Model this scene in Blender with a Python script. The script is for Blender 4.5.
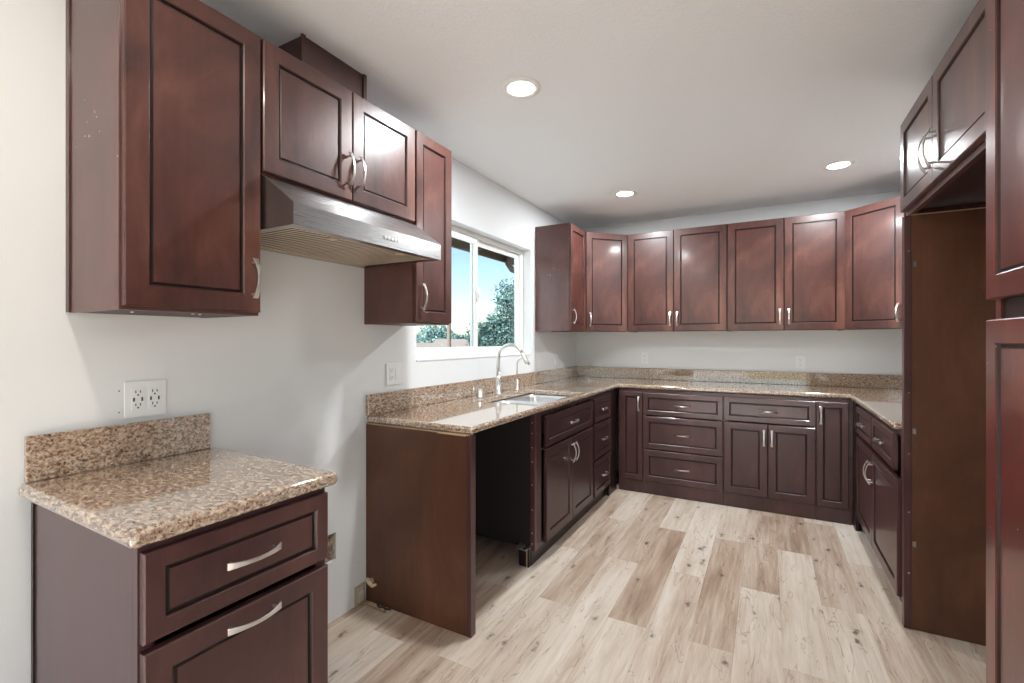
import bpy, bmesh, math, random
from mathutils import Vector, Matrix
random.seed(7)
for o in list(bpy.data.objects): bpy.data.objects.remove(o, do_unlink=True)
S = bpy.context.scene; C = S.collection
R = math.radians
# ------------------------------------------------------------------ camera
W, D, H = 2.869, 4.614, 2.436          # room width (x), end wall (y), ceiling (z)
cam = bpy.data.objects.new('camera', bpy.data.cameras.new('camera')); C.objects.link(cam)
cam.location = (1.7375, 0, 1.2832); cam.rotation_euler = (R(90), 0, R(28.8453))
cam.data.sensor_width = 36; cam.data.lens = 468.99/1024*36
cam.data.shift_x = 3.7/1024; cam.data.shift_y = -1.1/1024; cam.data.clip_start = .05; cam.data.clip_end = 500
S.camera = cam
S.view_settings.view_transform = 'Standard'; S.view_settings.look = 'None'
S.view_settings.gamma = 1; S.view_settings.use_curve_mapping = False
S.view_settings.exposure = 0.86
# ------------------------------------------------------------------ sky, sun, daylight, added fill
wd = bpy.data.worlds.new('sky'); S.world = wd; wd.use_nodes = True
nt = wd.node_tree; sky = nt.nodes.new('ShaderNodeTexSky'); sky.sky_type = 'NISHITA'
sky.sun_disc = False; sky.sun_elevation = R(52); sky.sun_rotation = R(150); sky.dust_density = .4; sky.air_density = 1.0
nt.links.new(sky.outputs[0], nt.nodes['Background'].inputs[0]); nt.nodes['Background'].inputs[1].default_value = 0.12
def lamp(name, kind, loc, rot, power, color=(1, 1, 1), parent=None, **kw):
    l = bpy.data.lights.new(name, kind); l.energy = power; l.color = color
    for k, v in kw.items(): setattr(l, k, v)
    o = bpy.data.objects.new(name, l); C.objects.link(o); o.location = loc; o.rotation_euler = rot
    if parent: o.parent = parent
    return o
lamp('sun_light', 'SUN', (0, -6, 10), (R(56), 0, R(-4)), 14.5, (.97, .985, 1), angle=R(.8))   # low sun from behind, aimed in through the added rear opening for floor bounce
# added fill lamp in the unseen rear opening, standing for daylight behind the camera
lamp('rear_daylight_fill', 'AREA', (1.43, -3.40, 1.15), (R(90), 0, R(180)), 88, (.92, .97, 1), shape='RECTANGLE', size=2.5, size_y=2.05)
# added side fill lamp in an unseen opening, to flatten the light
lamp('side_fill', 'AREA', (W+.10, -1.55, 1.25), (0, R(90), 0), 7, (.92, .97, 1), shape='RECTANGLE', size=1.5, size_y=1.9)
lamp('kitchen_window_daylight', 'AREA', (-.30, 2.81, 1.75), (0, R(-80), 0), 3, (.90, .95, 1), shape='RECTANGLE', size=.8, size_y=1.35)

# ------------------------------------------------------------------ materials
def lin(c):
    return tuple(((x/255)/12.92 if x/255 <= .04045 else ((x/255+.055)/1.055)**2.4) for x in c)
def mat(name, col=(200, 200, 200), rough=.5, metal=0, spec=.5, coat=0, bump=None, emit=None):
    m = bpy.data.materials.new(name); m.use_nodes = True
    b = m.node_tree.nodes['Principled BSDF']
    b.inputs['Base Color'].default_value = (*lin(col), 1); b.inputs['Roughness'].default_value = rough
    b.inputs['Metallic'].default_value = metal; b.inputs['Specular IOR Level'].default_value = spec
    b.inputs['Coat Weight'].default_value = coat; b.inputs['Coat Roughness'].default_value = .12
    if emit: b.inputs['Emission Color'].default_value = (*emit[0], 1); b.inputs['Emission Strength'].default_value = emit[1]
    if bump:
        n = m.node_tree; tc = n.nodes.new('ShaderNodeTexCoord'); t = n.nodes.new('ShaderNodeTexNoise')
        t.inputs['Scale'].default_value = bump[0]; t.inputs['Detail'].default_value = 4
        u = n.nodes.new('ShaderNodeBump'); u.inputs['Strength'].default_value = bump[1]; u.inputs['Distance'].default_value = bump[2]
        n.links.new(tc.outputs['Object'], t.inputs['Vector']); n.links.new(t.outputs[0], u.inputs['Height']); n.links.new(u.outputs[0], b.inputs['Normal'])
    return m
def ramp(n, fac, stops, interp='LINEAR'):
    r = n.nodes.new('ShaderNodeValToRGB'); r.color_ramp.interpolation = interp
    while len(r.color_ramp.elements) < len(stops): r.color_ramp.elements.new(.5)
    for e, (p, c) in zip(r.color_ramp.elements, stops): e.position = p; e.color = (*lin(c), 1)
    n.links.new(fac, r.inputs[0]); return r.outputs[0]
def tex(n, kind, vec, scale, **kw):
    t = n.nodes.new(kind); n.links.new(vec, t.inputs['Vector']); t.inputs['Scale'].default_value = scale
    for k, v in kw.items(): t.inputs[k].default_value = v
    return t
def mapping(n, vec, sc, loc=(0, 0, 0)):
    m = n.nodes.new('ShaderNodeMapping'); m.inputs['Scale'].default_value = sc; m.inputs['Location'].default_value = loc
    n.links.new(vec, m.inputs['Vector']); return m.outputs[0]
def mix(n, fac, a, b, mode='MIX'):
    m = n.nodes.new('ShaderNodeMix'); m.data_type = 'RGBA'; m.blend_type = mode
    for i, v in ((0, fac), (6, a), (7, b)):
        if isinstance(v, (int, float)): m.inputs[i].default_value = v
        elif isinstance(v, tuple): m.inputs[i].default_value = (*v, 1)
        else: n.links.new(v, m.inputs[i])
    return m.outputs[2]
def math_(n, op, a, b=None):
    m = n.nodes.new('ShaderNodeMath'); m.operation = op
    for i, v in enumerate((a, b)):
        if v is None: continue
        if isinstance(v, (int, float)): m.inputs[i].default_value = v
        else: n.links.new(v, m.inputs[i])
    return m.outputs[0]
def wood(name, dark, mid, light, rough=.3, coat=.35, specks=0, vert=True, spec=.5):
    m = mat(name, mid, rough, coat=coat, spec=spec); n = m.node_tree; b = n.nodes['Principled BSDF']
    tc = n.nodes.new('ShaderNodeTexCoord').outputs['Object']
    blot = tex(n, 'ShaderNodeTexNoise', mapping(n, tc, (1, 1, .55) if vert else (.55, 1, 1)), 4.2, Detail=5, Roughness=.6, Distortion=.7)
    c = ramp(n, blot.outputs[0], [(.30, dark), (.50, mid), (.72, light)])
    gr = tex(n, 'ShaderNodeTexNoise', mapping(n, tc, (1, 1, .06) if vert else (.06, 1, 1)), 60, Detail=6, Roughness=.65)
    g = ramp(n, gr.outputs[0], [(.35, (205, 205, 205)), (.60, (255, 255, 255))])
    c = mix(n, .28, c, g, 'MULTIPLY')
    if specks:
        a = tex(n, 'ShaderNodeTexNoise', tc, 70, Detail=2); k = tex(n, 'ShaderNodeTexNoise', tc, 3.1, Detail=1)
        f = math_(n, 'GREATER_THAN', math_(n, 'ADD', a.outputs[0], math_(n, 'MULTIPLY', k.outputs[0], .5)), 1.06-.03*specks)
        c = mix(n, f, c, lin((205, 185, 175)))
    n.links.new(c, b.inputs['Base Color'])
    rr = n.nodes.new('ShaderNodeMapRange'); n.links.new(blot.outputs[0], rr.inputs[0]); rr.inputs[3].default_value = rough-.06; rr.inputs[4].default_value = rough+.08
    n.links.new(rr.outputs[0], b.inputs['Roughness'])
    return m
M = {}
M['cherry'] = wood('cherry_wood', (56, 33, 30), (82, 48, 42), (114, 74, 62), .34, .25)
M['cherry_side'] = wood('cherry_side', (80, 50, 47), (94, 60, 56), (108, 70, 65), .35, specks=1)
M['espresso'] = wood('espresso_wood', (64, 39, 39), (78, 48, 47), (94, 60, 57), .36, .25)
M['espresso_side'] = wood('espresso_side', (70, 44, 48), (80, 52, 56), (88, 58, 60), .35)
M['veneer'] = wood('brown_veneer', (74, 44, 28), (92, 56, 36), (112, 72, 50), .42, .12, specks=0)
M['redwood'] = wood('red_cherry', (72, 32, 27), (100, 45, 36), (134, 68, 52), specks=.6)
M['sinkrun'] = wood('espresso_shaded', (48, 28, 30), (58, 34, 35), (70, 42, 41), .36, .2)  # espresso darkened: the sink run's weaker light is put into the colour
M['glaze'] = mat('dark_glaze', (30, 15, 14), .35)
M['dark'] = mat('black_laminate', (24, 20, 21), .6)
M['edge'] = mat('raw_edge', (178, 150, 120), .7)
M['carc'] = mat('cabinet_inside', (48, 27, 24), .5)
M['nickel'] = mat('brushed_nickel', (222, 221, 218), .28, 1)
M['wall'] = mat('white_wall_paint', (231, 234, 235), .75, spec=.3, bump=(160, .12, .002))
M['trim'] = mat('white_trim', (238, 238, 236), .45)
M['vinyl'] = mat('white_vinyl', (240, 240, 238), .35)
M['plate'] = mat('outlet_plastic', (238, 241, 243), .35)
M['slot_pale'] = mat('slot_pale', (150, 147, 142), .6)
M['slot'] = mat('slot_dark', (60, 55, 52), .6)
M['lens'] = mat('led_lens', (255, 255, 255), .5, emit=((1, .98, .95), 6))
m = mat('ceiling_paint', (242, 245, 247), .85, spec=.2); n = m.node_tree
tc = n.nodes.new('ShaderNodeTexCoord').outputs['Object']; t = tex(n, 'ShaderNodeTexNoise', tc, 75, Detail=5, Roughness=.6)
u = n.nodes.new('ShaderNodeBump'); u.inputs['Strength'].default_value = .45; u.inputs['Distance'].default_value = .006
n.links.new(t.outputs[0], u.inputs['Height']); n.links.new(u.outputs[0], n.nodes['Principled BSDF'].inputs['Normal']); M['ceil'] = m
# steel
def steel(name, axis, rough=.24, col=(196, 196, 194)):
    m = mat(name, col, rough, 1); n = m.node_tree; b = n.nodes['Principled BSDF']
    tc = n.nodes.new('ShaderNodeTexCoord').outputs['Object']; sc = [900, 900, 900]; sc[axis] = 6
    t = tex(n, 'ShaderNodeTexNoise', mapping(n, tc, tuple(sc)), 1, Detail=3)
    r = n.nodes.new('ShaderNodeMapRange'); n.links.new(t.outputs[0], r.inputs[0]); r.inputs[3].default_value = rough-.03; r.inputs[4].default_value = rough+.05
    n.links.new(r.outputs[0], b.inputs['Roughness'])
    return m
M['steel'] = steel('brushed_steel', 1, .27, (178, 178, 177)); M['steel_sink'] = steel('satin_steel', 0, .36, (225, 226, 226))
M['filter'] = mat('filter_steel', (232, 214, 190), .42, .75)
# granite
m = mat('granite', (170, 145, 120), .09, spec=.7, coat=1); n = m.node_tree; b = n.nodes['Principled BSDF']; b.inputs['Coat Roughness'].default_value = .03; b.inputs['Coat IOR'].default_value = 1.9
tc = n.nodes.new('ShaderNodeTexCoord').outputs['Object']; mp = mapping(n, tc, (1.25, .62, 1.5))
a = tex(n, 'ShaderNodeTexNoise', mp, 78, Detail=5, Roughness=.62, Distortion=.5)
c = ramp(n, a.outputs[0], [(.32, (52, 38, 33)), (.41, (104, 78, 64)), (.49, (156, 128, 106)), (.57, (196, 174, 150)), (.70, (224, 210, 192))])
v = tex(n, 'ShaderNodeTexVoronoi', mp, 140); vc = ramp(n, v.outputs['Color'], [(.0, (72, 54, 48)), (.18, (150, 120, 98)), (.5, (215, 200, 180)), (.9, (150, 150, 146))], 'CONSTANT')
c = mix(n, .38, c, vc)
k = tex(n, 'ShaderNodeTexNoise', mp, 130, Detail=2); kf = ramp(n, k.outputs[0], [(.63, (0, 0, 0)), (.70, (255, 255, 255))])
c = mix(n, kf, c, lin((50, 38, 34)))
n.links.new(c, b.inputs['Base Color']); M['granite'] = m
# floor planks: tone and random offset come from a per-plank colour attribute
m = mat('oak_plank', (200, 180, 160), .42, spec=.4); n = m.node_tree; b = n.nodes['Principled BSDF']
at = n.nodes.new('ShaderNodeVertexColor'); at.layer_name = 'plank'; sp = n.nodes.new('ShaderNodeSeparateColor'); n.links.new(at.outputs[0], sp.inputs[0])
tc = n.nodes.new('ShaderNodeTexCoord').outputs['Object']
off = n.nodes.new('ShaderNodeCombineXYZ'); n.links.new(math_(n, 'MULTIPLY', sp.outputs[1], 40.0), off.inputs[0]); n.links.new(math_(n, 'MULTIPLY', sp.outputs[2], 40.0), off.inputs[1])
va = n.nodes.new('ShaderNodeVectorMath'); n.links.new(tc, va.inputs[0]); n.links.new(off.outputs[0], va.inputs[1]); pv = va.outputs[0]
g1 = tex(n, 'ShaderNodeTexNoise', mapping(n, pv, (1, .07, 1)), 24, Detail=5, Roughness=.62, Distortion=1.2)
g2 = tex(n, 'ShaderNodeTexNoise', mapping(n, pv, (1, .045, 1)), 120, Detail=4, Roughness=.7)
g3 = tex(n, 'ShaderNodeTexNoise', mapping(n, pv, (1, .16, 1)), 7.0, Detail=3)
tone = math_(n, 'ADD', math_(n, 'ADD', math_(n, 'ADD', math_(n, 'MULTIPLY', sp.outputs[0], .50), .28), math_(n, 'MULTIPLY', math_(n, 'SUBTRACT', g1.outputs[0], .5), .8)),
             math_(n, 'ADD', math_(n, 'MULTIPLY', math_(n, 'SUBTRACT', g2.outputs[0], .5), .34), math_(n, 'MULTIPLY', math_(n, 'SUBTRACT', g3.outputs[0], .5), .8)))
c = ramp(n, tone, [(.05, (132, 109, 92)), (.3, (168, 145, 126)), (.5, (190, 172, 155)), (.7, (204, 191, 176)), (.95, (216, 207, 196))])
kv = tex(n, 'ShaderNodeTexVoronoi', mapping(n, pv, (1, .40, 1)), 5.6); kv.voronoi_dimensions = '2D'; kd = tex(n, 'ShaderNodeTexNoise', pv, 26, Detail=2)
kk = math_(n, 'ADD', kv.outputs['Distance'], math_(n, 'MULTIPLY', math_(n, 'SUBTRACT', kd.outputs[0], .5), .30))
kf = ramp(n, kk, [(.0, (235, 235, 235)), (.07, (90, 90, 90)), (.22, (0, 0, 0))])
c = mix(n, kf, c, lin((88, 68, 54)))
crk = tex(n, 'ShaderNodeTexNoise', mapping(n, pv, (1, .16, 1)), 10, Detail=3, Distortion=2.2)
cf = ramp(n, math_(n, 'ABSOLUTE', math_(n, 'SUBTRACT', crk.outputs[0], .40)), [(.0, (190, 190, 190)), (.014, (0, 0, 0))])
c = mix(n, cf, c, lin((110, 88, 72)))
n.links.new(c, b.inputs['Base Color'])
u = n.nodes.new('ShaderNodeBump'); u.inputs['Strength'].default_value = .12; u.inputs['Distance'].default_value = .002
n.links.new(g2.outputs[0], u.inputs['Height']); n.links.new(u.outputs[0], b.inputs['Normal']); M['plank'] = m
M['seam'] = mat('plank_seam', (140, 120, 102), .8)
# glass: mostly clear with a faint reflection
m = bpy.data.materials.new('window_glass'); m.use_nodes = True; n = m.node_tree; n.nodes.clear()
o_ = n.nodes.new('ShaderNodeOutputMaterial'); tr = n.nodes.new('ShaderNodeBsdfTransparent'); gl = n.nodes.new('ShaderNodeBsdfGlossy'); mx = n.nodes.new('ShaderNodeMixShader')
tr.inputs[0].default_value = (.93, .97, .97, 1); gl.inputs['Roughness'].default_value = .02; mx.inputs[0].default_value = .05
n.links.new(tr.outputs[0], mx.inputs[1]); n.links.new(gl.outputs[0], mx.inputs[2]); n.links.new(mx.outputs[0], o_.inputs[0]); M['glass'] = m
def leafmat(name, a, b_):
    m = mat(name, a, .6); n = m.node_tree; tc = n.nodes.new('ShaderNodeTexCoord').outputs['Object']
    t = tex(n, 'ShaderNodeTexNoise', tc, 1.7, Detail=4)
    n.links.new(ramp(n, t.outputs[0], [(.35, a), (.65, b_)]), n.nodes['Principled BSDF'].inputs['Base Color']); return m
M['leaf'] = leafmat('dark_leaf', (26, 54, 54), (50, 80, 72)); M['leaf2'] = leafmat('grey_green_leaf', (56, 84, 86), (88, 114, 106))
M['bark'] = mat('bark', (92, 80, 70), .9, bump=(20, .5, .02))
M['eave'] = mat('eave_paint', (104, 86, 64), .8); M['ground'] = mat('ground', (92, 91, 86), .9, bump=(2, .3, .05))
M['stucco'] = mat('stucco', (128, 122, 112), .8); M['rooftile'] = mat('roof_shingle', (96, 86, 80), .9, bump=(8, .5, .05))
M['carw'] = mat('car_white', (238, 238, 240), .3, coat=.5); M['carg'] = mat('car_glass', (50, 60, 70), .1); M['tire'] = mat('tire', (40, 40, 40), .8)

# ------------------------------------------------------------------ mesh helpers
def link(name, bm, mats, parent=None, label=None, smooth=False, bevel=None):
    bmesh.ops.recalc_face_normals(bm, faces=bm.faces)
    me = bpy.data.meshes.new(name); bm.to_mesh(me); bm.free()
    for x in (mats if isinstance(mats, (list, tuple)) else [mats]): me.materials.append(x)
    o = bpy.data.objects.new(name, me); C.objects.link(o)
    if parent: o.parent = parent
    if label: o['label'] = label
    if smooth:
        for p in me.polygons: p.use_smooth = True
    if bevel:
        b = o.modifiers.new('bevel', 'BEVEL'); b.width = bevel[0]; b.segments = bevel[1]; b.limit_method = 'ANGLE'; b.angle_limit = R(50)
        if bevel[1] > 2:
            for p in me.polygons: p.use_smooth = True
            try: b.harden_normals = True
            except Exception: pass
    return o
def box(bm, x0, x1, y0, y1, z0, z1, mi=0):
    v = [bm.verts.new((x, y, z)) for x in (x0, x1) for y in (y0, y1) for z in (z0, z1)]
    for f in ((0, 1, 3, 2), (4, 6, 7, 5), (0, 4, 5, 1), (2, 3, 7, 6), (0, 2, 6, 4), (1, 5, 7, 3)):
        fc = bm.faces.new([v[i] for i in f]); fc.material_index = mi
def prism(bm, pts, h0, h1, axis='z', mi=0):
    def P(a, b, h): return {'z': (a, b, h), 'y': (a, h, b), 'x': (h, a, b)}[axis]
    A = [bm.verts.new(P(a, b, h0)) for a, b in pts]; B = [bm.verts.new(P(a, b, h1)) for a, b in pts]; k = len(pts)
    fs = [bm.faces.new(A), bm.faces.new(B[::-1])] + [bm.faces.new((A[i], A[(i+1) % k], B[(i+1) % k], B[i])) for i in range(k)]
    for f in fs: f.material_index = mi
def loft(bm, rings, cap0=True, cap1=True, mi=0, mis=None):
    L = [[bm.verts.new(p) for p in r] for r in rings]; k = len(L[0])
    for j in range(len(L)-1):
        for i in range(k):
            f = bm.faces.new((L[j][i], L[j][(i+1) % k], L[j+1][(i+1) % k], L[j+1][i])); f.material_index = mis[j] if mis else mi
    if cap0: bm.faces.new(L[0]).material_index = mis[0] if mis else mi
    if cap1: bm.faces.new(L[-1][::-1]).material_index = mis[-1] if mis else mi
def tube(bm, pts, rad, k=12, mi=0):
    pts = [Vector(p) for p in pts]; rad = rad if isinstance(rad, (list, tuple)) else [rad]*len(pts); rings = []; up = None
    for i, p in enumerate(pts):
        t = (pts[min(i+1, len(pts)-1)]-pts[max(i-1, 0)]).normalized()
        if up is None: up = Vector((0, 1, 0)) if abs(t.y) < .9 else Vector((1, 0, 0))
        s = t.cross(up).normalized(); up = s.cross(t).normalized()
        rings.append([p+rad[i]*(math.cos(2*math.pi*a/k)*s+math.sin(2*math.pi*a/k)*up) for a in range(k)])
    loft(bm, rings, mi=mi)
def disc(bm, c, r, z0, z1, k=32, mi=0, axis='z'):
    prism(bm, [(c[0]+r*math.cos(2*math.pi*i/k), c[1]+r*math.sin(2*math.pi*i/k)) for i in range(k)], z0, z1, axis, mi)
def grid_solid(bm, As, Bs, solid, h0, h1, axis, mi=0):
    """solid slab made of the cells of a grid, with real openings; shared vertices, outer faces only"""
    V = {}
    def P(a, b, h): return {'z': (a, b, h), 'x': (h, a, b), 'y': (a, h, b)}[axis]
    def v(i, j, s):
        if (i, j, s) not in V: V[i, j, s] = bm.verts.new(P(As[i], Bs[j], (h0, h1)[s]))
        return V[i, j, s]
    na, nb = len(As)-1, len(Bs)-1
    S_ = {(i, j) for i in range(na) for j in range(nb) if solid((As[i]+As[i+1])/2, (Bs[j]+Bs[j+1])/2)}
    for i, j in S_:
        for s in (0, 1): bm.faces.new((v(i, j, s), v(i+1, j, s), v(i+1, j+1, s), v(i, j+1, s))).material_index = mi
        for (di, dj), (p, q) in {(-1, 0): ((i, j), (i, j+1)), (1, 0): ((i+1, j), (i+1, j+1)), (0, -1): ((i, j), (i+1, j)), (0, 1): ((i, j+1), (i+1, j+1))}.items():
            if (i+di, j+dj) not in S_: bm.faces.new((v(*p, 0), v(*q, 0), v(*q, 1), v(*p, 1))).material_index = mi
def thing(name, label, cat, loc=(0, 0, 0), rz=0, group=None):
    o = bpy.data.objects.new(name, None); C.objects.link(o); o.location = loc; o.rotation_euler = (0, 0, R(rz)); o.empty_display_size = .1
    o['label'] = label; o['category'] = cat
    if group: o['group'] = group
    return o
def tag(o, label, cat, group=None, kind=None):
    o['label'] = label; o['category'] = cat
    if group: o['group'] = group
    if kind: o['kind'] = kind
    return o
def struct(name, bm, m, **k):
    o = link(name, bm, m, **k); o['kind'] = 'structure'; return o
NB = bmesh.new
def dup(root, loc, rz, label, group=None):
    r = root.copy(); C.objects.link(r); r.location = loc; r.rotation_euler = (0, 0, R(rz)); r['label'] = label
    if group: r['group'] = group
    def kids(a, b):
        for ch in list(a.children):
            c = ch.copy(); C.objects.link(c); c.parent = b; kids(ch, c)
    kids(root, r); return r

# ------------------------------------------------------------------ the setting
LW = (-.16, 0)
WY0, WY1, WZ0, WZ1 = 2.076, 3.551, 1.163, 2.045     # kitchen window opening
HY0, HY1, HZ0, HZ1 = 1.425, 1.509, .275, .40        # torn hole in the drywall
bm = NB(); ys = [-3.6, HY0, HY1, WY0, WY1, D+.16]; zs = [-.02, HZ0, HZ1, WZ0, WZ1, H]
grid_solid(bm, ys, zs, lambda y, z: not ((WY0 < y < WY1 and WZ0 < z < WZ1) or (HY0 < y < HY1 and HZ0 < z < HZ1)), LW[0], 0, 'x')
struct('wall_left', bm, M['wall'])
bm = NB(); box(bm, .0, W, D, D+.16, -.02, H); struct('wall_back', bm, M['wall'])
bm = NB(); grid_solid(bm, [-3.6, -2.5, -.6, D+.16], [-.02, .45, 2.05, H], lambda y, z: not (-2.5 < y < -.6 and .45 < z < 2.05), W, W+.16, 'x'); struct('wall_right', bm, M['wall'])  # unseen opening behind the camera, added for the side fill lamp
bm = NB(); grid_solid(bm, [0, .15, 2.72, W], [-.02, 2.2, H], lambda x, z: not (.15 < x < 2.72 and z < 2.2), -3.6, -3.45, 'y'); struct('wall_rear', bm, M['wall'])  # unseen rear opening, added to let the fill and sun in
bm = NB(); box(bm, -.16, W+.16, -3.6, D+.16, H, H+.12); struct('ceiling', bm, M['ceil'])
# planked floor
bm = NB(); col = bm.loops.layers.float_color.new('plank'); X0, PW, L = .035, .176, 1.19
tones = {(1, 0): .78, (1, 1): .34, (2, 0): .30, (2, 1): .62, (3, 0): .26, (3, 1): .80, (3, 2): .34, (4, 0): .62, (4, 1): .30, (4, 2): .74, (5, 1): .82, (5, 2): .30,
         (5, 0): .74, (6, 0): .70, (6, 1): .18, (6, 2): .74, (7, 0): .6, (7, 1): .62, (7, 2): .92, (8, 0): .52, (8, 1): .16, (8, 2): .72, (9, 1): .68, (9, 2): .26, (9, 0): .6,
         (10, 0): .38, (10, 1): .74, (10, 2): .20, (11, 1): .72, (11, 2): .28, (11, 0): .6, (12, 0): .44, (12, 1): .42, (12, 2): .85, (13, 1): .55, (13, 2): .5}
e = .0003
def quad(x0, x1, y0, y1, z, mi, cc):
    f = bm.faces.new([bm.verts.new(p) for p in ((x0, y0, z), (x1, y0, z), (x1, y1, z), (x0, y1, z))]); f.material_index = mi
    for l in f.loops: l[col] = cc
for c_ in range(-1, 17):
    x0, x1 = max(0, X0+PW*c_), min(W, X0+PW*(c_+1))
    if x1 <= x0: continue
    base = (.94 if c_ % 2 == 0 else .345)
    for k in range(-4, 4):
        y0, y1 = max(-3.6, base+L*k), min(D, base+L*(k+1))
        if y1 <= y0: continue
        quad(x0+e, x1-e, y0+e, y1-e, 0, 0, (tones.get((c_, k), random.choice((.25, .5, .7, .8))), random.random(), random.random(), 1))
quad(0, W, -3.6, D, -.0012, 1, (0, 0, 0, 1))
bm2 = bm; ff = link('floor', bm2, [M['plank'], M['seam']]); ff['kind'] = 'structure'
bm = NB(); box(bm, -.16, W+.16, -3.6, D+.16, -.14, -.02); struct('trim_1', bm, M['seam'])
# torn hole backing
bm = NB(); box(bm, -.045, -.022, HY0+.001, HY1-.001, HZ0+.001, HZ1-.001)
for i in range(26):
    y = random.uniform(HY0, HY1); z = random.uniform(HZ0, HZ1); s = random.uniform(.006, .014)
    prism(bm, [(y-s, z-s), (y+s, z-s*.6), (y+s*.7, z+s), (y-s*.5, z+s*1.3)], -.022, -.022+random.uniform(.004, .016), 'x')
struct('trim_2', bm, mat('torn_drywall', (170, 150, 128), .95, bump=(70, 1, .02)))

# window: vinyl frame, two sashes, panes
bm = NB(); fx0, fx1 = -.125, -.075; F = .035
grid_solid(bm, [WY0, WY0+F, WY1-F, WY1], [WZ0, WZ0+F, WZ1-F, WZ1], lambda y, z: not (WY0+F < y < WY1-F and WZ0+F < z < WZ1-F), fx0, fx1, 'x')
win = struct('window_1', bm, M['vinyl'], bevel=(.004, 1))
def sash(y0, y1, x0, x1, s=.040):
    bm = NB(); z0, z1 = WZ0+F+.001, WZ1-F-.001
    grid_solid(bm, [y0, y0+s, y1-s, y1], [z0, z0+s, z1-s, z1], lambda y, z: not (y0+s < y < y1-s and z0+s < z < z1-s), x0, x1, 'x')
    a = link('sash', bm, M['vinyl'], win, bevel=(.003, 1))
    bm = NB(); xm = (x0+x1)/2; box(bm, xm-.003, xm+.003, y0+s-.004, y1-s+.004, z0+s-.004, z1-s+.004); link('pane', bm, M['glass'], a)
    return a
s1 = sash(WY0+F+.001, 2.845, -.096, -.078); s2 = sash(2.80, WY1-F-.001, -.118, -.100, .038)
bm = NB(); box(bm, -.077, -.062, 2.822, 2.840, 1.57, 1.66); box(bm, -.070, -.052, 2.826, 2.836, 1.60, 1.63); link('latch', bm, M['vinyl'], s1)
bm = NB(); box(bm, -.0745, .004, WY0+.001, WY1-.001, WZ0-.0, WZ0+.012); so = link('sill', bm, M['trim'], win, bevel=(.003, 2)); so.location.z = .0005

# ------------------------------------------------------------------ cabinet parts (local frame: x across, y into the cabinet, z up)
T = .020
def panel_bm(w, h, fw, mats=2):
    bm = NB()
    def ring(i, y): return [(i, y, i), (w-i, y, i), (w-i, y, h-i), (i, y, h-i)]
    rings = [ring(0, 0), ring(0, -T+.003), ring(.003, -T), ring(fw-.003, -T), ring(fw, -T+.003), ring(fw+.003, -T+.009), ring(fw+.007, -T+.009), ring(fw+.010, -T+.006)]
    loft(bm, rings, mis=[0, 0, 0, 0, 1, 1, 1, 0])
    return bm
pull_cache = {}
def pull(parent, x, z, vert=True, Lh=.125):
    key = (vert, Lh)
    if key not in pull_cache:
        bm = NB(); rings = []; N = 14
        for i in range(N+1):
            t = -1+2*i/N; s = t*Lh/2; out = .014+.020*(1-t*t); wd_ = .0045+.0045*abs(t)**2.2; th = .0032
            nrm = Vector((0, -1)); r = []
            for a, b in ((-1, -1), (1, -1), (1, 1), (-1, 1)):
                q, y = a*wd_, -(out+b*th*.9)
                r.append((q, y, s) if vert else (s, y, q))
            rings.append(r)
        loft(bm, rings)
        for t in (-.80, .80):
            s = t*Lh/2; out = .014+.020*(1-t*t); p = (0, 0, s) if vert else (s, 0, 0); q = (p[0], -out, p[2]); tube(bm, [p, q], .0042, 8)
        bmesh.ops.recalc_face_normals(bm, faces=bm.faces)
        me = bpy.data.meshes.new('handle'); bm.to_mesh(me); bm.free(); me.materials.append(M['nickel']); pull_cache[key] = me
        mod = True
    o = bpy.data.objects.new('handle', pull_cache[key]); C.objects.link(o); o.parent = parent; o.location = (x, -T, z)
    b = o.modifiers.new('bevel', 'BEVEL'); b.width = .0015; b.segments = 2; b.limit_method = 'ANGLE'
    return o
def front(kind, root, x0, x1, z0, z1, m, fw=.052, handle=None, y=-.001, Lh=.125):
    """door or drawer front; handle = (dx from left, dz from bottom, 'v'/'h')"""
    bm = panel_bm(x1-x0, z1-z0, fw); o = link(kind, bm, [m, M['glaze']], root); o.location = (x0, y, z0)
    if handle: pull(o, handle[0], handle[1], handle[2] == 'v', Lh)
    return o
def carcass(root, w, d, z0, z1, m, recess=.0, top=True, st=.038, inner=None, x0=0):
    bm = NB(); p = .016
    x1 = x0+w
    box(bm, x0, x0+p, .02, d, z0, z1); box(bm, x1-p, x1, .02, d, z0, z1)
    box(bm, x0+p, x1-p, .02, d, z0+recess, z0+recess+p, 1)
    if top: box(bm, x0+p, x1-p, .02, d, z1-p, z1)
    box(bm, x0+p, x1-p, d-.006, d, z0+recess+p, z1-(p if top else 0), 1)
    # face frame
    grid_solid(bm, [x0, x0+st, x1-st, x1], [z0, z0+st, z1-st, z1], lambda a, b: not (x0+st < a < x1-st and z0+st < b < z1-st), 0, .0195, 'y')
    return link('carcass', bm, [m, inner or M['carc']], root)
UB, UT, UD = 1.362, 2.255, .305
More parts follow.
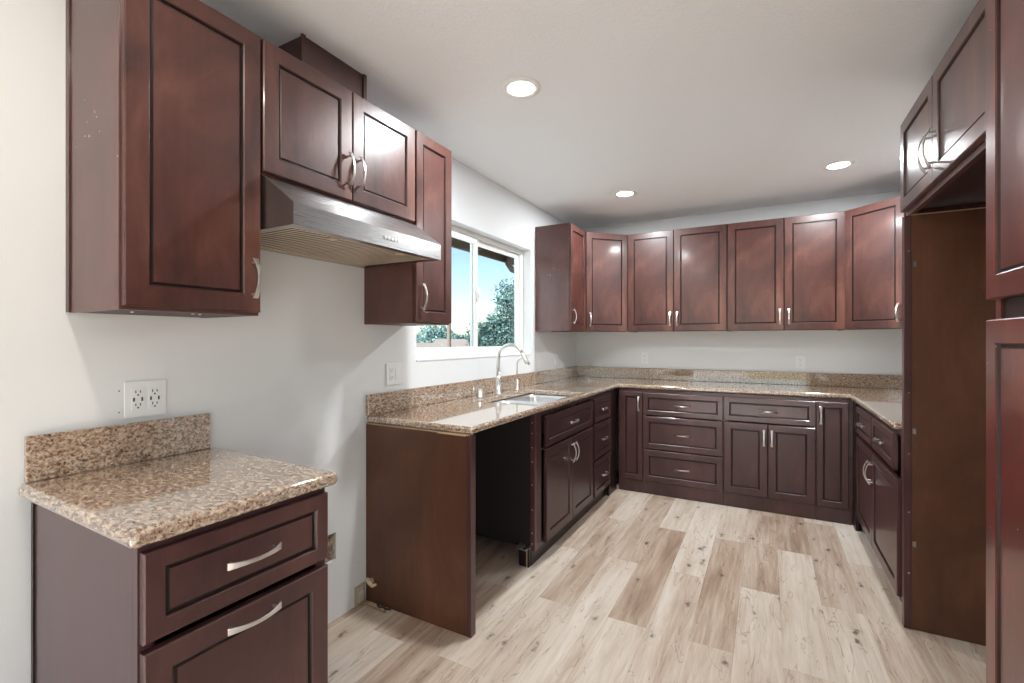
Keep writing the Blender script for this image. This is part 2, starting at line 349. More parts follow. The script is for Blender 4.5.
# ---- left wall uppers (rz=90: local x -> +y, local y -> -x)
def L_at(y): return (UD, y, 0)
GU = 'wall cabinets above the counters'
u1 = thing('wall_cabinet', 'tall single-door cherry wall cabinet hanging above the separate small base cabinet', 'cabinet', (.307, .5615, 0), 90)
carcass(u1, .371, .305, UB, UT, M['cherry_side'], .001)
d = front('door', u1, .004, .366, UB+.010, UT-.004, M['cherry'], .056, (.335, .105, 'v'))
bm = NB()
bm.free()
for x, y in ((.07, .10), (.20, .05), (.225, .06)): bm = NB(); disc(bm, (x, y), .004, UB-.003, UB+.0008, 8); link('screw', bm, M['nickel'], u1)
bm = NB(); box(bm, -.004, -.0005, .284, .305, UB, UT); link('scribe_strip', bm, M['espresso'], u1)
u2 = thing('wall_cabinet', 'short two-door cherry wall cabinet over the steel range hood', 'cabinet', (.307, .934, 0), 90)
carcass(u2, .744, .305, 1.817, UT, M['cherry'], .012)
front('door', u2, .003, .370, 1.826, UT-.004, M['cherry'], .056, (.345, .115, 'v'))
front('door', u2, .374, .742, 1.826, UT-.004, M['cherry'], .056, (.028, .115, 'v'))
u3 = thing('wall_cabinet', 'narrow single-door cherry wall cabinet between range hood and kitchen window', 'cabinet', (.307, 1.681, 0), 90)
carcass(u3, .284, .305, UB, UT, M['cherry_side'], .001)
front('door', u3, .005, .280, UB+.008, UT-.004, M['cherry'], .050, (.033, .115, 'v'))
u4 = thing('wall_cabinet', 'single-door wall cabinet hanging right of the kitchen window', 'cabinet', (.307, 3.632, 0), 90)
carcass(u4, .368, .305, UB, UT, M['cherry_side'], .016)
front('door', u4, .004, .362, UB+.006, UT-.004, M['cherry'], .052, (.030, .115, 'v'))
# duct cover box on top of the hood cabinet
bm = NB(); box(bm, .002, .205, 1.176, 1.480, UT+.001, H-.001)
dc = link('duct_cover', bm, M['espresso']); tag(dc, 'dark wood duct cover box between short hood cabinet and ceiling', 'duct cover')
bm = NB()
bm.free()
for y0, y1 in ((1.166, 1.182), (1.474, 1.490)): bm = NB(); box(bm, .2055, .2135, y0, y1, UT+.001, H-.001); link('corner_trim', bm, M['cherry'], dc)
# ---- back wall uppers
yb = D-UD-.002
u5 = thing('wall_cabinet', 'left two-door wall cabinet on the end wall, beside the left angled corner cabinet', 'cabinet', (.620, yb, 0))
carcass(u5, .829, .305, UB, UT, M['cherry'], .016)
front('door', u5, .003, .403, UB+.004, UT-.004, M['cherry'], .055, (.375, .105, 'v'))
front('door', u5, .407, .826, UB+.004, UT-.004, M['cherry'], .055, (.030, .105, 'v'))
u6 = thing('wall_cabinet', 'right two-door wall cabinet on the end wall, beside the right angled corner cabinet', 'cabinet', (1.451, yb, 0))
carcass(u6, .806, .305, UB, UT, M['cherry'], .016)
front('door', u6, .003, .405, UB+.004, UT-.004, M['cherry'], .055, (.375, .105, 'v'))
front('door', u6, .409, .803, UB+.004, UT-.004, M['cherry'], .055, (.030, .105, 'v'))
# ---- angled corner uppers
def corner_cab(label, mirror):
    sx = -1 if mirror else 1; ox = W if mirror else 0
    r = thing('corner_cabinet', label, 'cabinet', (ox+sx*.307, 4.003, 0), -45 if mirror else 45)
    # pentagon in world, converted to local
    P = [(ox+sx*.002, D-.002), (ox+sx*.002, 4.003), (ox+sx*.307, 4.003), (ox+sx*.6175, 4.307), (ox+sx*.6175, D-.002)]
    inv = (Matrix.Translation(r.location) @ Matrix.Rotation(r.rotation_euler[2], 4, 'Z')).inverted()
    Q = [(inv @ Vector((x, y, 0))) for x, y in P]; Q = [(q.x, q.y) for q in Q]
    bm = NB(); prism(bm, Q, UB+.014, UT, 'z')
    xs = sorted([Q[2][0], Q[3][0]]); link('carcass', bm, M['cherry'], r)
    lo, hi = xs
    bm = NB(); box(bm, lo+.012, hi-.012, -.001-.0, .0, UB, UB+.014); link('bottom_rail', bm, M['cherry'], r)
    front('door', r, lo+.012, hi-.012, UB+.004, UT-.004, M['cherry'], .055, ((.030 if not mirror else hi-lo-.024-.030), .105, 'v'), y=-.002)
    return r
corner_cab('angled single-door corner wall cabinet, left corner of the end wall', False)
corner_cab('angled single-door corner wall cabinet, right corner beside the fridge surround', True)

# ------------------------------------------------------------------ base cabinets
CB = .872; CT = .910
def base_shell(root, w, d, m=None, z0=.10, st=.030, rail=True, toe=(.0, .018), z1=CB-.001, inner=None, toe_mat=None, x0=0):
    carcass(root, w, d, z0, z1, m or M['espresso'], 0, False, st, inner, x0)
    bm = NB(); box(bm, x0+.0005, x0+w-.0005, toe[0], toe[1], .0005, z0-.001); link('toe_board', bm, toe_mat or m or M['espresso'], root)
yf = D-.609     # carcass front plane of the end-wall run
E_ = M['espresso']
c1 = thing('base_cabinet', 'narrow one-door base cabinet in the left inner corner of the end wall', 'cabinet', (.622, yf, 0))
base_shell(c1, .206, .60); front('door', c1, .022, .202, .112, .848, E_, .040, (.152, .64, 'v'))
c2 = thing('base_cabinet', 'three-drawer base cabinet on the end wall', 'cabinet', (.829, yf, 0))
base_shell(c2, .615, .60)
for a, b, f in ((.662, .846, .040), (.381, .652, .048), (.112, .371, .048)):
    front('drawer', c2, .003, .612, a, b, E_, f, (.3045, (b-a)/2, 'h'))
c3 = thing('base_cabinet', 'base cabinet with one drawer above two doors on the end wall', 'cabinet', (1.445, yf, 0))
base_shell(c3, .600, .60); front('drawer', c3, .003, .597, .666, .846, E_, .040, (.297, .09, 'h'))
front('door', c3, .003, .298, .112, .656, E_, .052, (.272, .445, 'v')); front('door', c3, .302, .597, .112, .656, E_, .052, (.024, .445, 'v'))
c4 = thing('base_cabinet', 'narrow one-door base cabinet in the right inner corner of the end wall', 'cabinet', (2.046, yf, 0))
base_shell(c4, .214, .60); front('door', c4, .003, .190, .112, .848, E_, .040, (.024, .64, 'v'))
# left run (sink side)
xf = .600
s1_ = thing('base_cabinet', 'sink base cabinet with false drawer front above two doors', 'cabinet', (xf, 2.405, 0), 90)
K = M['sinkrun']
bm = NB(); z1 = CB-.001
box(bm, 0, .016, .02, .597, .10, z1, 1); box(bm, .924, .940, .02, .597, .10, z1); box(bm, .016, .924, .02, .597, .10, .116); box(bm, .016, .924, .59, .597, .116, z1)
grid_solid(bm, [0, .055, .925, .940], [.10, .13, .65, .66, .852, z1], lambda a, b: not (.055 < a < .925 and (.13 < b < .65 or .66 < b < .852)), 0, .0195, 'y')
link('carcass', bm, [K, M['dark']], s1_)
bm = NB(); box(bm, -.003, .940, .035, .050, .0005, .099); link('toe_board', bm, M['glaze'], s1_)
front('false_drawer', s1_, .085, .918, .664, .842, K, .040, (.4165, .09, 'h'))
front('door', s1_, .085, .500, .112, .650, K, .052, (.390, .44, 'v')); front('door', s1_, .504, .918, .112, .650, K, .052, (.025, .44, 'v'))
s2_ = thing('base_cabinet', 'narrow three-drawer base cabinet between sink doors and the inner corner', 'cabinet', (xf, 3.347, 0), 90)
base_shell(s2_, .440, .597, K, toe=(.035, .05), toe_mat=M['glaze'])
for a, b, f in ((.664, .842, .038), (.392, .652, .045), (.112, .380, .045)): front('drawer', s2_, .012, .428, a, b, K, f, (.208, (b-a)/2, 'h'), Lh=.11)
bm = NB(); box(bm, .585, .600, 3.790, 4.003, .0005, CB-.001); tag(link('corner_filler', bm, M['glaze']), 'dark filler board between sink-side drawers and the end-wall cabinets', 'filler board')
# stile with screw holes where the dishwasher was
bm = NB(); box(bm, .572, .599, 2.374, 2.4035, .10, CB-.001); fs = link('filler_stile', bm, M['espresso']); tag(fs, 'dark wooden strip with screw heads at the edge of the dishwasher space', 'filler strip')
bm = NB()
bm.free()
for z in (.14, .20, .33, .47, .60, .68, .76, .82): bm = NB(); disc(bm, (.584, z), .0035, 2.3715, 2.3738, 8, axis='y'); link('screw', bm, M['nickel'], fs)
bm = NB(); box(bm, .50, .562, 2.335, 2.400, .108, .114); box(bm, .50, .506, 2.335, 2.400, .114, .125); box(bm, .53, .536, 2.335, 2.38, .114, .128)
tag(link('mounting_bracket', bm, M['nickel']), 'small metal bracket on the toe board end inside the dishwasher space', 'bracket')
bm = NB(); box(bm, .5, .562, 2.375, 2.400, .0005, .107); b_ = link('toe_board_end', bm, M['glaze']); tag(b_, 'dark toe board end with pale raw edge beside the dishwasher space', 'toe board')
bm = NB(); box(bm, .546, .553, 2.3725, 2.3745, .001, .107); link('raw_edge', bm, M['edge'], b_)
# end panel of the sink run
ep = thing('end_panel', 'large brown end panel of the sink counter standing on the floor', 'panel', (0, 1.691, 0))
bm = NB(); box(bm, .004, .600, 0, .018, .001, CB-.001); link('panel_board', bm, M['veneer'], ep)
bm = NB(); box(bm, .6005, .624, -.002, .036, .001, CB-.001); link('front_stile', bm, M['espresso'], ep, bevel=(.002, 1))
bm = NB(); box(bm, .012, .615, -.004, .030, CB-.0005, CB+.004); box(bm, .45, .60, -.009, -.0045, CB-.004, CB+.004); link('plywood_edge', bm, M['edge'], ep)
# right run
xr = 2.281
r1 = thing('base_cabinet', 'base cabinet with two drawers above two doors on the right wall', 'cabinet', (xr, 3.890, 0), -90)
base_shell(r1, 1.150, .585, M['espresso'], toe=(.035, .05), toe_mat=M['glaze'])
front('drawer', r1, .045, .540, .672, .846, E_, .040, (.2475, .087, 'h')); front('drawer', r1, .560, 1.072, .672, .846, E_, .040, (.256, .087, 'h'))
front('door', r1, .030, .558, .112, .645, E_, .052, (.503, .42, 'v')); front('door', r1, .562, 1.148, .112, .645, E_, .052, (.025, .42, 'v'))
bm = NB(); box(bm, 2.262, 2.281, 3.892, 4.003, .0005, CB-.001); tag(link('corner_filler', bm, M['glaze']), 'dark filler board in the right inner corner beside the right-wall drawers', 'filler board')

# ------------------------------------------------------------------ countertops
bm = NB(); Y0 = 1.690; yc = D-.629; xc = W-.629; Y1 = 2.727
xs = [.001, .165, .572, .629, xc, W-.001]; yy = [Y0, 2.42, 3.20, yc, D-.001]; yy = sorted(yy+[Y1])
def inside(x, y):
    if .165 < x < .572 and (2.42 < y < 3.20): return False
    return x < .629 or y > yc or (x > xc and y > Y1)
grid_solid(bm, xs, yy, inside, CB+.0045, CT, 'z')
ct = link('countertop', bm, M['granite'], bevel=(.013, 4)); tag(ct, 'long polished granite countertop wrapping three walls around the sink', 'countertop')
bm = NB(); box(bm, .001, .020, Y0, D-.021, CT+.0005, 1.016); box(bm, .001, W-.001, D-.020, D-.001, CT+.0005, 1.016); box(bm, W-.020, W-.001, Y1, D-.021, CT+.0005, 1.016)
link('backsplash', bm, M['granite'], ct, bevel=(.002, 1))

# ------------------------------------------------------------------ sink and taps
def rrect(x0, x1, y0, y1, r, z, k=5):
    pts = []
    for cx_, cy_, a0 in ((x1-r, y1-r, 0), (x0+r, y1-r, 90), (x0+r, y0+r, 180), (x1-r, y0+r, 270)):
        for i in range(k+1):
            a = R(a0+90*i/k); pts.append((cx_+r*math.cos(a), cy_+r*math.sin(a), z))
    return pts
sk = thing('kitchen_sink', 'double-bowl stainless steel sink set under the granite below the window', 'sink', (0, 0, 0))
sk.location = (.3655, 2.81, .70)
def bowl(y0, y1):
    bm = NB(); x0, x1 = .152, .579; zt = CB+.002
    rings = [rrect(x0, x1, y0, y1, .04, zt-.003), rrect(x0, x1, y0, y1, .04, zt), rrect(x0+.022, x1-.022, y0+.014, y1-.014, .045, zt), rrect(x0+.026, x1-.026, y0+.018, y1-.018, .05, zt-.02),
             rrect(x0+.034, x1-.034, y0+.026, y1-.026, .055, zt-.14), rrect(x0+.06, x1-.06, y0+.05, y1-.05, .05, zt-.165)]
    loft(bm, rings, cap0=False)
    for v in bm.verts: v.co -= Vector(sk.location)
    o = link('bowl', bm, M['steel_sink'], sk, smooth=True)
    bm = NB(); disc(bm, ((x0+x1)/2-sk.location.x, (y0+y1)/2-sk.location.y), .042, zt-.1645-sk.location.z, zt-.161-sk.location.z, 24); link('drain', bm, M['nickel'], o)
bowl(2.41, 2.809); bowl(2.8095, 3.215)
fa = thing('kitchen_faucet', 'tall gooseneck brushed steel kitchen faucet behind the sink', 'faucet', (.115, 2.80, CT+.0005), 0)
bm = NB(); tube(bm, [(0, 0, 0), (0, 0, .006), (0, 0, .0065), (0, 0, .10), (0, 0, .115), (0, 0, .13)], [.028, .028, .0205, .019, .0165, .012], 20); link('base', bm, M['nickel'], fa, smooth=True)
bm = NB(); pts = [(0, 0, .12), (0, 0, .20), (0, 0, .245)]
for i in range(1, 16):
    a = math.pi-(math.pi*.86)*i/15; pts.append((.098+.098*math.cos(a), 0, .245+.098*math.sin(a)))
tube(bm, pts, .0115, 16); link('spout', bm, M['nickel'], fa, smooth=True)
e1 = Vector(pts[-1]); dr = (Vector(pts[-1])-Vector(pts[-2])).normalized()
bm = NB(); tube(bm, [e1-dr*.002, e1+dr*.006, e1+dr*.07, e1+dr*.09], [.012, .0145, .0165, .014], 16); link('spray_head', bm, M['nickel'], fa, smooth=True)
bm = NB(); tube(bm, [(0, .018, .070), (0, .045, .072), (.0, .11, .078)], [.008, .0062, .005], 10); link('lever', bm, M['nickel'], fa, smooth=True)
f2 = thing('filter_faucet', 'slim small gooseneck drinking water tap right of the main faucet', 'faucet', (.105, 3.10, CT+.0005))
bm = NB(); tube(bm, [(0, 0, 0), (0, 0, .006), (0, 0, .0065), (0, 0, .075), (0, 0, .08)], [.018, .018, .011, .010, .006], 14); link('base', bm, M['nickel'], f2, smooth=True)
bm = NB(); pts = [(0, 0, .078), (0, 0, .15), (0, 0, .195)]
for i in range(1, 12):
    a = math.pi-(math.pi*.8)*i/11; pts.append((.045+.045*math.cos(a), 0, .195+.045*math.sin(a)))
tube(bm, pts, .0052, 10); link('spout', bm, M['nickel'], f2, smooth=True)
bm = NB(); tube(bm, [(.0, -.010, .062), (0, -.06, .066)], [.0045, .0035], 8); link('lever', bm, M['nickel'], f2, smooth=True)
bm = NB(); tube(bm, [(.10, 2.59, CT+.0005), (.10, 2.59, CT+.006), (.10, 2.59, CT+.007), (.10, 2.59, CT+.055), (.10, 2.59, CT+.060)], [.021, .021, .017, .017, .013], 20)
tag(link('air_gap_cap', bm, M['nickel'], smooth=True), 'short round brushed nickel cap on the counter left of the faucet', 'air gap')

# ------------------------------------------------------------------ range hood
hd = thing('range_hood', 'stainless steel under-cabinet range hood with baffle filters', 'range hood', (0, .936, 1.638))
HW = .738
prof = [(.002, .0), (.475, .0), (.475, .068), (.332, .172), (.002, .172)]
bm = NB()
A = [bm.verts.new((x, 0, z)) for x, z in prof]; B = [bm.verts.new((x, HW, z)) for x, z in prof]
bm.faces.new(A); bm.faces.new(B[::-1])
for i in (1, 2, 3, 4): j = (i+1) % 5; bm.faces.new((A[i], A[j], B[j], B[i]))
# bottom flange ring with an opening
iy = [.0, .022, HW-.022, HW]; ix = [.002, .03, .440, .475]
V = [[bm.verts.new((x, y, 0)) for y in iy] for x in ix]
for a in range(3):
    for b in range(3):
        if (a, b) != (1, 1): bm.faces.new((V[a][b], V[a+1][b], V[a+1][b+1], V[a][b+1]))
bmesh.ops.remove_doubles(bm, verts=bm.verts, dist=1e-5)
link('shell', bm, M['steel'], hd)
for k in range(2):
    bm = NB(); y0 = .024+k*(HW-.048)/2+.001; y1 = y0+(HW-.048)/2-.002
    box(bm, .031, .439, y0, y1, .0042, .010, 1)
    nsl = 17
    for i in range(nsl):
        yc_ = y0+(i+.5)*(y1-y0)/nsl; h = (y1-y0)/nsl*.21
        prism(bm, [(yc_-h, .004), (yc_-h*.8, .0028), (yc_+h*.8, .0028), (yc_+h, .004)], .034, .436, 'x')
    for x0_, x1_ in ((.031, .040), (.430, .439)): box(bm, x0_, x1_, y0, y1, .0005, .004)
    flt = link('baffle_filter', bm, [M['filter'], M['glaze']], hd)
    bm = NB(); ym = (y0+y1)/2; box(bm, .40, .428, ym-.012, ym+.012, -.004, .0005); link('latch', bm, M['filter'], flt)
for i in range(5):
    bm = NB(); yk = .392+i*.018; disc(bm, (yk, .034), .0065, .4755, .4795, 14, axis='x'); link('button', bm, M['nickel'], hd, smooth=False)

# ------------------------------------------------------------------ separate small base cabinet in front
ca = thing('base_cabinet', 'small freestanding-looking base cabinet with one drawer above a large front panel, in the foreground', 'cabinet', (.615, .472, 0), 89)
AB = .867
base_shell(ca, .456, .585, M['espresso_side'], toe=(.06, .075), z1=AB)
front('drawer', ca, .003, .452, .664, .850, M['espresso'], .040, (.225, .098, 'h'), Lh=.135)
front('door', ca, .003, .452, .112, .645, M['espresso'], .054, (.225, .500, 'h'), Lh=.135)
bm = NB(); box(bm, -.004, -.0005, .570, .585, .1, AB-.002); link('scribe_strip', bm, M['glaze'], ca)
ac = thing('countertop', 'short square polished granite countertop on the small foreground cabinet', 'countertop', (.615, .472, 0), 89)
bm = NB(); box(bm, -.026, .478, -.036, .606, AB+.001, AB+.039); link('slab', bm, M['granite'], ac, bevel=(.015, 4))
bm = NB(); box(bm, -.012, .452, .588, .606, AB+.0395, 1.029); link('backsplash', bm, M['granite'], ac, bevel=(.002, 1))

# ------------------------------------------------------------------ fridge surround and pantry
fp = thing('fridge_panel', 'tall brown side panel of the empty refrigerator space, standing on the floor', 'panel', (2.274, 2.685, 0))
bm = NB(); box(bm, .0265, W-2.274-.001, .004, .022, .001, 1.838); link('panel_board', bm, M['veneer'], fp)
bm = NB(); box(bm, 0, .026, 0, .036, .001, 1.838); st = link('front_stile', bm, M['espresso'], fp, bevel=(.002, 1))
bm = NB(); box(bm, .0265, W-2.274-.001, .001, .024, 1.8385, 1.8425); link('raw_edge', bm, M['edge'], fp)
bm = NB()
bm.free()
for z in (.25, .52, .78, 1.05, 1.68): bm = NB(); disc(bm, (.017, z), .0035, -.003, -.0004, 8, axis='y'); link('screw', bm, M['nickel'], st)
bm = NB()
bm.free()
for z in (.38, .88, 1.62): bm = NB(); box(bm, .031, .042, .000, .0035, z-.012, z+.012); link('hinge_clip', bm, M['nickel'], fp)
fc = thing('wall_cabinet', 'two-door cabinet bridging the top of the empty refrigerator space', 'cabinet', (2.295, 2.752, 0), -90)
carcass(fc, 1.046, .572, 1.843, 2.275, M['cherry'], .03, st=.045)
front('door', fc, .003, .474, 1.868, 2.268, M['cherry'], .056, (.440, .12, 'v'), Lh=.14); front('door', fc, .478, 1.006, 1.868, 2.268, M['cherry'], .056, (.030, .12, 'v'), Lh=.14)
pn = thing('pantry_cabinet', 'tall red-cherry pantry cabinet with stacked doors at the right edge', 'cabinet', (2.261, 1.684, 0), -90)
carcass(pn, .62, .606, .10, 2.275, M['redwood'], 0, st=.03)
bm = NB(); box(bm, 0, .62, .05, .065, .0005, .099); link('toe_board', bm, M['glaze'], pn)
bm = NB(); box(bm, .0305, .589, .006, .018, 1.32, 1.405); link('dark_gap_strip', bm, M['glaze'], pn)  # dark strip stands in for the shaded interior between the doors
front('door', pn, .004, .616, .112, 1.336, M['redwood'], .062); front('door', pn, .004, .616, 1.388, 2.268, M['redwood'], .062)

# ------------------------------------------------------------------ recessed lights
GL = 'recessed ceiling lights'
def light(loc, label, power=13, colr=(.94, .975, 1)):
    r = thing('recessed_light', label, 'ceiling light', loc, 0, GL)
    bm = NB(); k = 40; rr = [[(rad*math.cos(2*math.pi*i/k), rad*math.sin(2*math.pi*i/k), z) for i in range(k)] for rad, z in ((.092, -.0008), (.090, -.005), (.070, -.007), (.060, -.003), (.060, -.0008))]
    loft(bm, rr, False, False); link('trim_ring', bm, M['trim'], r, smooth=True)
    bm = NB(); disc(bm, (0, 0), .0595, -.0045, -.001, 40); link('lens', bm, M['lens'], r)
    lamp('lamp_light', 'AREA', (0, 0, -.010), (0, 0, 0), power, colr, r, shape='DISK', size=.11)
    return r
l0 = light((.755, 1.904, H), 'round recessed ceiling light nearest the camera, in front of the hood')
dup(l0, (.764, 3.665, H), 0, 'round recessed ceiling light near the left corner of the end wall')
dup(l0, (2.151, 3.747, H), 0, 'round recessed ceiling light near the right angled corner cabinet')
light((.80, .30, H), 'round recessed ceiling light behind the tall hanging cabinet, above the frame', 4.0, (1, .92, .80))

# ------------------------------------------------------------------ outlets and wall bits
def outlet(loc, rz, label, gangs, kinds):
    r = thing('wall_outlet' if 'switch' not in kinds[:1] else 'wall_switch', label, 'outlet' if kinds[0] != 'switch' else 'switch', loc, rz)
    w = .07+.046*(gangs-1); bm = NB(); box(bm, -w/2, w/2, -.005, 0, -.0575, .0575); link('cover_plate', bm, M['plate'], r, bevel=(.002, 2))
    for g in range(gangs):
        cx_ = (g-(gangs-1)/2)*.046; bm = NB(); box(bm, cx_-.0165, cx_+.0165, -.008, -.0052, -.0335, .0335)
        if kinds[g] == 'switch': prism(bm, [(-.012, -.0305), (-.0085, .0305), (-.008, .0305), (-.008, -.0305)], cx_-.014, cx_+.014, 'x')
        elif kinds[g] in ('outlet', 'gfci'):
            for s in (-1, 1):
                z = s*.020
                for dx in (-.0062, .0062): box(bm, cx_+dx-.0013, cx_+dx+.0013, -.0086, -.0079, z, z+.008, 1)
                disc(bm, (cx_, z-.006), .0028, -.0086, -.0079, 10, 1, 'y')
            if kinds[g] == 'gfci':
                for dx in (-.011, .011): box(bm, cx_+dx-.0024, cx_+dx+.0024, -.0086, -.0079, -.006, .006, 1)
        link('rocker' if kinds[g] == 'switch' else 'receptacle', bm, [M['plate'], M['slot'] if kinds[g] == 'gfci' else M['slot_pale']], r)
    return r
outlet((.0012, .752, 1.098), 90, 'white two-gang outlet on the wall above the small foreground counter', 2, ['gfci', 'gfci'])
outlet((.0012, 1.889, 1.106), 90, 'white two-gang outlet plate above the near end of the sink counter', 2, ['outlet', 'switch'])
outlet((.0012, 4.09, 1.10), 90, 'white switch on the wall between window and corner', 1, ['switch'])
outlet((.706, D-.0012, 1.115), 0, 'white outlet on the end wall near the left corner', 1, ['outlet'])
outlet((1.985, D-.0012, 1.10), 0, 'white outlet on the end wall under the right two-door cabinet', 1, ['outlet'])
for z, w_ in ((1.128, 'upper'), (1.062, 'lower')):
    bm = NB(); disc(bm, (.683, z), .0022, .0003, .0012, 8, axis='x'); tag(link('wall_screw', bm, M['slot']), 'tiny dark screw left of the foreground outlet, %s one' % w_, 'screw')
# recessed plate, stub pipe, cable and clamp by the end panel
bm = NB(); grid_solid(bm, [1.618, 1.628, 1.674, 1.684], [.003, .012, .082, .096], lambda y, z: not (1.628 < y < 1.674 and .012 < z < .082), .0005, .006, 'x', 0)
wp = link('wall_plate', bm, mat('beige_plate', (178, 168, 148), .6)); tag(wp, 'beige recessed wall plate at floor level beside the brown end panel', 'wall plate')
bm = NB(); box(bm, .0005, .002, 1.628, 1.674, .012, .082); box(bm, .002, .012, 1.640, 1.668, .014, .065); link('recessed_box', bm, mat('dusty_box', (196, 188, 170), .7), wp)
bm = NB(); tube(bm, [(.014, 1.655, .010), (.09, 1.652, .009), (.155, 1.650, .009)], [.0035]*3, 8); tube(bm, [(.155, 1.650, .009), (.168, 1.650, .009)], .006, 8)
tag(link('copper_tube', bm, mat('tan_tube', (170, 150, 120), .4, .4)), 'thin tan tube lying on the floor from the wall plate', 'pipe')
bm = NB(); tube(bm, [(.085, 1.685, .006), (.105, 1.672, .006), (.13, 1.680, .006), (.15, 1.672, .006), (.175, 1.682, .006)], .005, 8)
tag(link('cable_stub', bm, M['slot']), 'short bent dark cable on the floor against the brown end panel', 'cable')
bm = NB(); tube(bm, [(.02, 1.676, .105), (.035, 1.668, .12), (.055, 1.664, .112), (.07, 1.668, .098), (.088, 1.674, .105)], [.007, .010, .012, .009, .006], 10); disc(bm, (.045, .108), .013, 1.682, 1.690, 12, axis='y')
tag(link('pipe_clamp', bm, mat('pale_clamp', (214, 196, 170), .4, .3)), 'pale pipe clamp fixed low on the brown end panel', 'clamp')

# ------------------------------------------------------------------ outside the window
GZ = -3.0
bm = NB(); box(bm, -300, -.2, -60, 400, GZ-.2, GZ); o = link('ground', bm, M['ground']); o['kind'] = 'structure'
bm = NB(); prism(bm, [(-.17, 2.22), (-.17, 2.19), (-.64, 2.19), (-.64, 2.10), (-.68, 2.10), (-.70, 2.40), (-.17, 2.55)], -3.6, 6.5, 'y')
o = link('trim_3', bm, M['eave']); o['kind'] = 'structure'
bm = NB(); tube(bm, [(-.61, 4.26, 2.18), (-.61, 4.26, 2.08), (-.58, 4.28, 2.02), (-.50, 4.33, 1.98), (-.34, 4.43, 1.95), (-.23, 4.50, 1.91), (-.215, 4.52, 1.80), (-.215, 4.52, -2.9)], .032, 12)
tag(link('drain_pipe', bm, M['eave'], smooth=True), 'tan drainpipe elbow under the eave outside the window', 'drainpipe')
def tree(name, loc, hgt, rad, label, lm, nclump=26, nleaf=170, ls=.14, trunk=.14, squash=1.0, group=None):
    r = thing(name, label, 'tree', loc, 0, group); rnd = random.Random(sum(map(ord, label))+int(abs(loc[0])*10))
    bm = NB(); ctr = []
    for i in range(nclump):
        for _ in range(20):
            p = Vector((rnd.uniform(-1, 1), rnd.uniform(-1, 1), rnd.uniform(-1, 1)))
            if p.length < 1: break
        z = .58*hgt+p.z*.38*hgt*squash; k = 1-.35*max(0, p.z); ctr.append((Vector((p.x*rad*k*.75, p.y*rad*k*.75, z)), rad*rnd.uniform(.22, .38)))
    for c_, cr in ctr:
        for j in range(nleaf):
            dv = Vector((rnd.gauss(0, 1), rnd.gauss(0, 1), rnd.gauss(0, 1))).normalized()*cr*rnd.uniform(.55, 1.08); q = c_+dv
            a = Vector((rnd.gauss(0, 1), rnd.gauss(0, 1), rnd.gauss(0, 1))).normalized(); b = a.cross(dv).normalized() if dv.length else a
            a = a*ls*rnd.uniform(.6, 1.2); b = b*ls*.55
            bm.faces.new([bm.verts.new(q-a), bm.verts.new(q+b), bm.verts.new(q+a), bm.verts.new(q-b)])
    link('crown', bm, lm, r)
    bm = NB(); tube(bm, [(0, 0, -.05), (.05, 0, .3*hgt), (0, .05, .6*hgt)], [trunk, trunk*.7, trunk*.4], 10)
    for c_, cr in ctr[:7]: tube(bm, [(.03, .02, .32*hgt), tuple(c_)], [trunk*.4, trunk*.12], 6)
    link('trunk', bm, M['bark'], r); return r
tree('leafy_tree', (-11.2, 23.4, GZ), 7.3, 2.5, 'big dark green tree filling the right window pane', M['leaf'], 34, 520, .085)
tree('leafy_bush', (-10.2, 18.6, GZ), 4.1, 2.3, 'low dark bush under the big tree outside the window', M['leaf'], 22, 400, .08, .08)
for x, y, h, rr, lb in ((-49.21, 65.56, 7.2, 4.2, 'tall grey-green tree far outside, left of the utility pole'), (-51.47, 75.74, 6.0, 2.9, 'smaller distant tree just right of the utility pole'), (-60.95, 75.08, 5.8, 3.4, 'distant tree at the left edge of the left pane'), (-56.47, 86.69, 5.4, 2.6, 'distant tree at the right end of the left pane'), (-64.14, 89.31, 6.8, 3.2, 'distant tree seen behind the utility pole')):
    tree('distant_tree', (x, y, GZ), h, rr, lb, M['leaf2'], 18, 200, .22, .22)
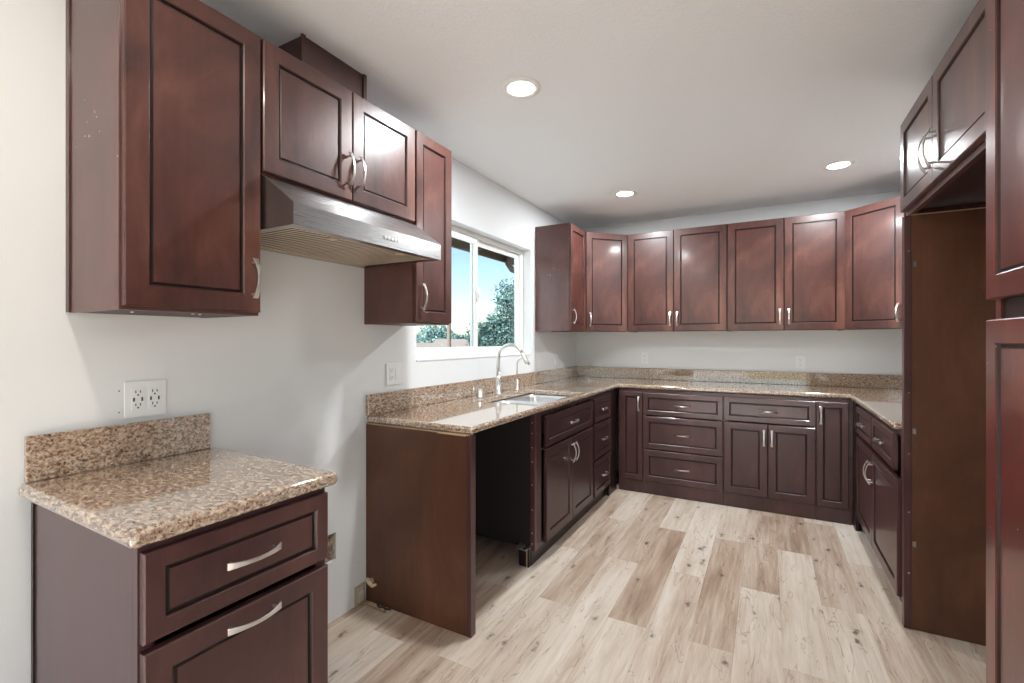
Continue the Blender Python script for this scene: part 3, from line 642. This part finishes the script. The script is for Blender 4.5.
def house(loc, w, dp, h, rz, label):
    r = thing('house', label, 'house', loc, rz)
    bm = NB(); box(bm, -w/2, w/2, -dp/2, dp/2, -.05, h); wl = link('wall', bm, M['stucco'], r)
    bm = NB(); prism(bm, [(-dp/2-.5, h+.01), (dp/2+.5, h+.01), (0, h+1.3)], -w/2-.5, w/2+.5, 'x'); link('roof', bm, M['rooftile'], r)
    for i in range(3):
        bm = NB(); x = -w/2+w*(i+.5)/3; box(bm, x-.6, x+.6, -dp/2-.04, -dp/2-.005, .9, 1.9); link('window', bm, M['carg'], r)
house((-33.86, 46.61, GZ), 6.5, 5, 2.7, 35, 'low pale stucco house far outside the left window pane')
house((-39.36, 59.57, GZ), 7, 5, 3.2, 20, 'small pale house seen beside the window mullion')
def car(loc, rz, label):
    r = thing('parked_car', label, 'car', loc, rz, None)
    bm = NB(); prism(bm, [(-2.2, .3), (2.2, .3), (2.25, .75), (1.3, .92), (.7, 1.42), (-1.1, 1.45), (-1.9, .98), (-2.25, .85)], -.85, .85, 'y'); link('body', bm, M['carw'], r, bevel=(.08, 2))
    bm = NB(); prism(bm, [(1.12, .95), (.66, 1.36), (-1.02, 1.38), (-1.7, .98)], -.86, .86, 'y'); link('side_glass', bm, M['carg'], r)
    for x in (-1.4, 1.4):
        for y in (-.88, .70): bm = NB(); disc(bm, (x, .33), .33, y, y+.18, 18, axis='y'); link('wheel', bm, M['tire'], r)
car((-44.74, 56.61, GZ), 25, 'white car parked farthest left outside the window'); car((-41.27, 53.95, GZ), 15, 'white car parked nearer the utility pole outside')
bm = NB(); tube(bm, [(-14.28, 22.0, GZ), (-14.28, 22.0, 7.5)], [.13, .10], 10); box(bm, -15.18, -13.379999999999999, 21.92, 22.08, 6.7, 6.85)
tag(link('utility_pole', bm, M['bark']), 'wooden utility pole outside the left window pane', 'pole')
# ------------------------------------------------------------------ group names of the repeats
for o in C.objects:
    if o.parent or not o.get('label') or o.get('group'): continue
    k = o.name.split('.')[0]
    g = {'wall_cabinet': GU, 'corner_cabinet': 'angled corner wall cabinets', 'base_cabinet': 'base cabinets', 'wall_outlet': 'white wall outlets', 'distant_tree': 'distant trees outside the window',
         'house': 'pale houses outside the window', 'parked_car': 'white cars outside the window', 'corner_filler': 'corner filler boards', 'wall_screw': 'screws in the wall', 'countertop': 'granite countertops'}.get(k)
    if g: o['group'] = g
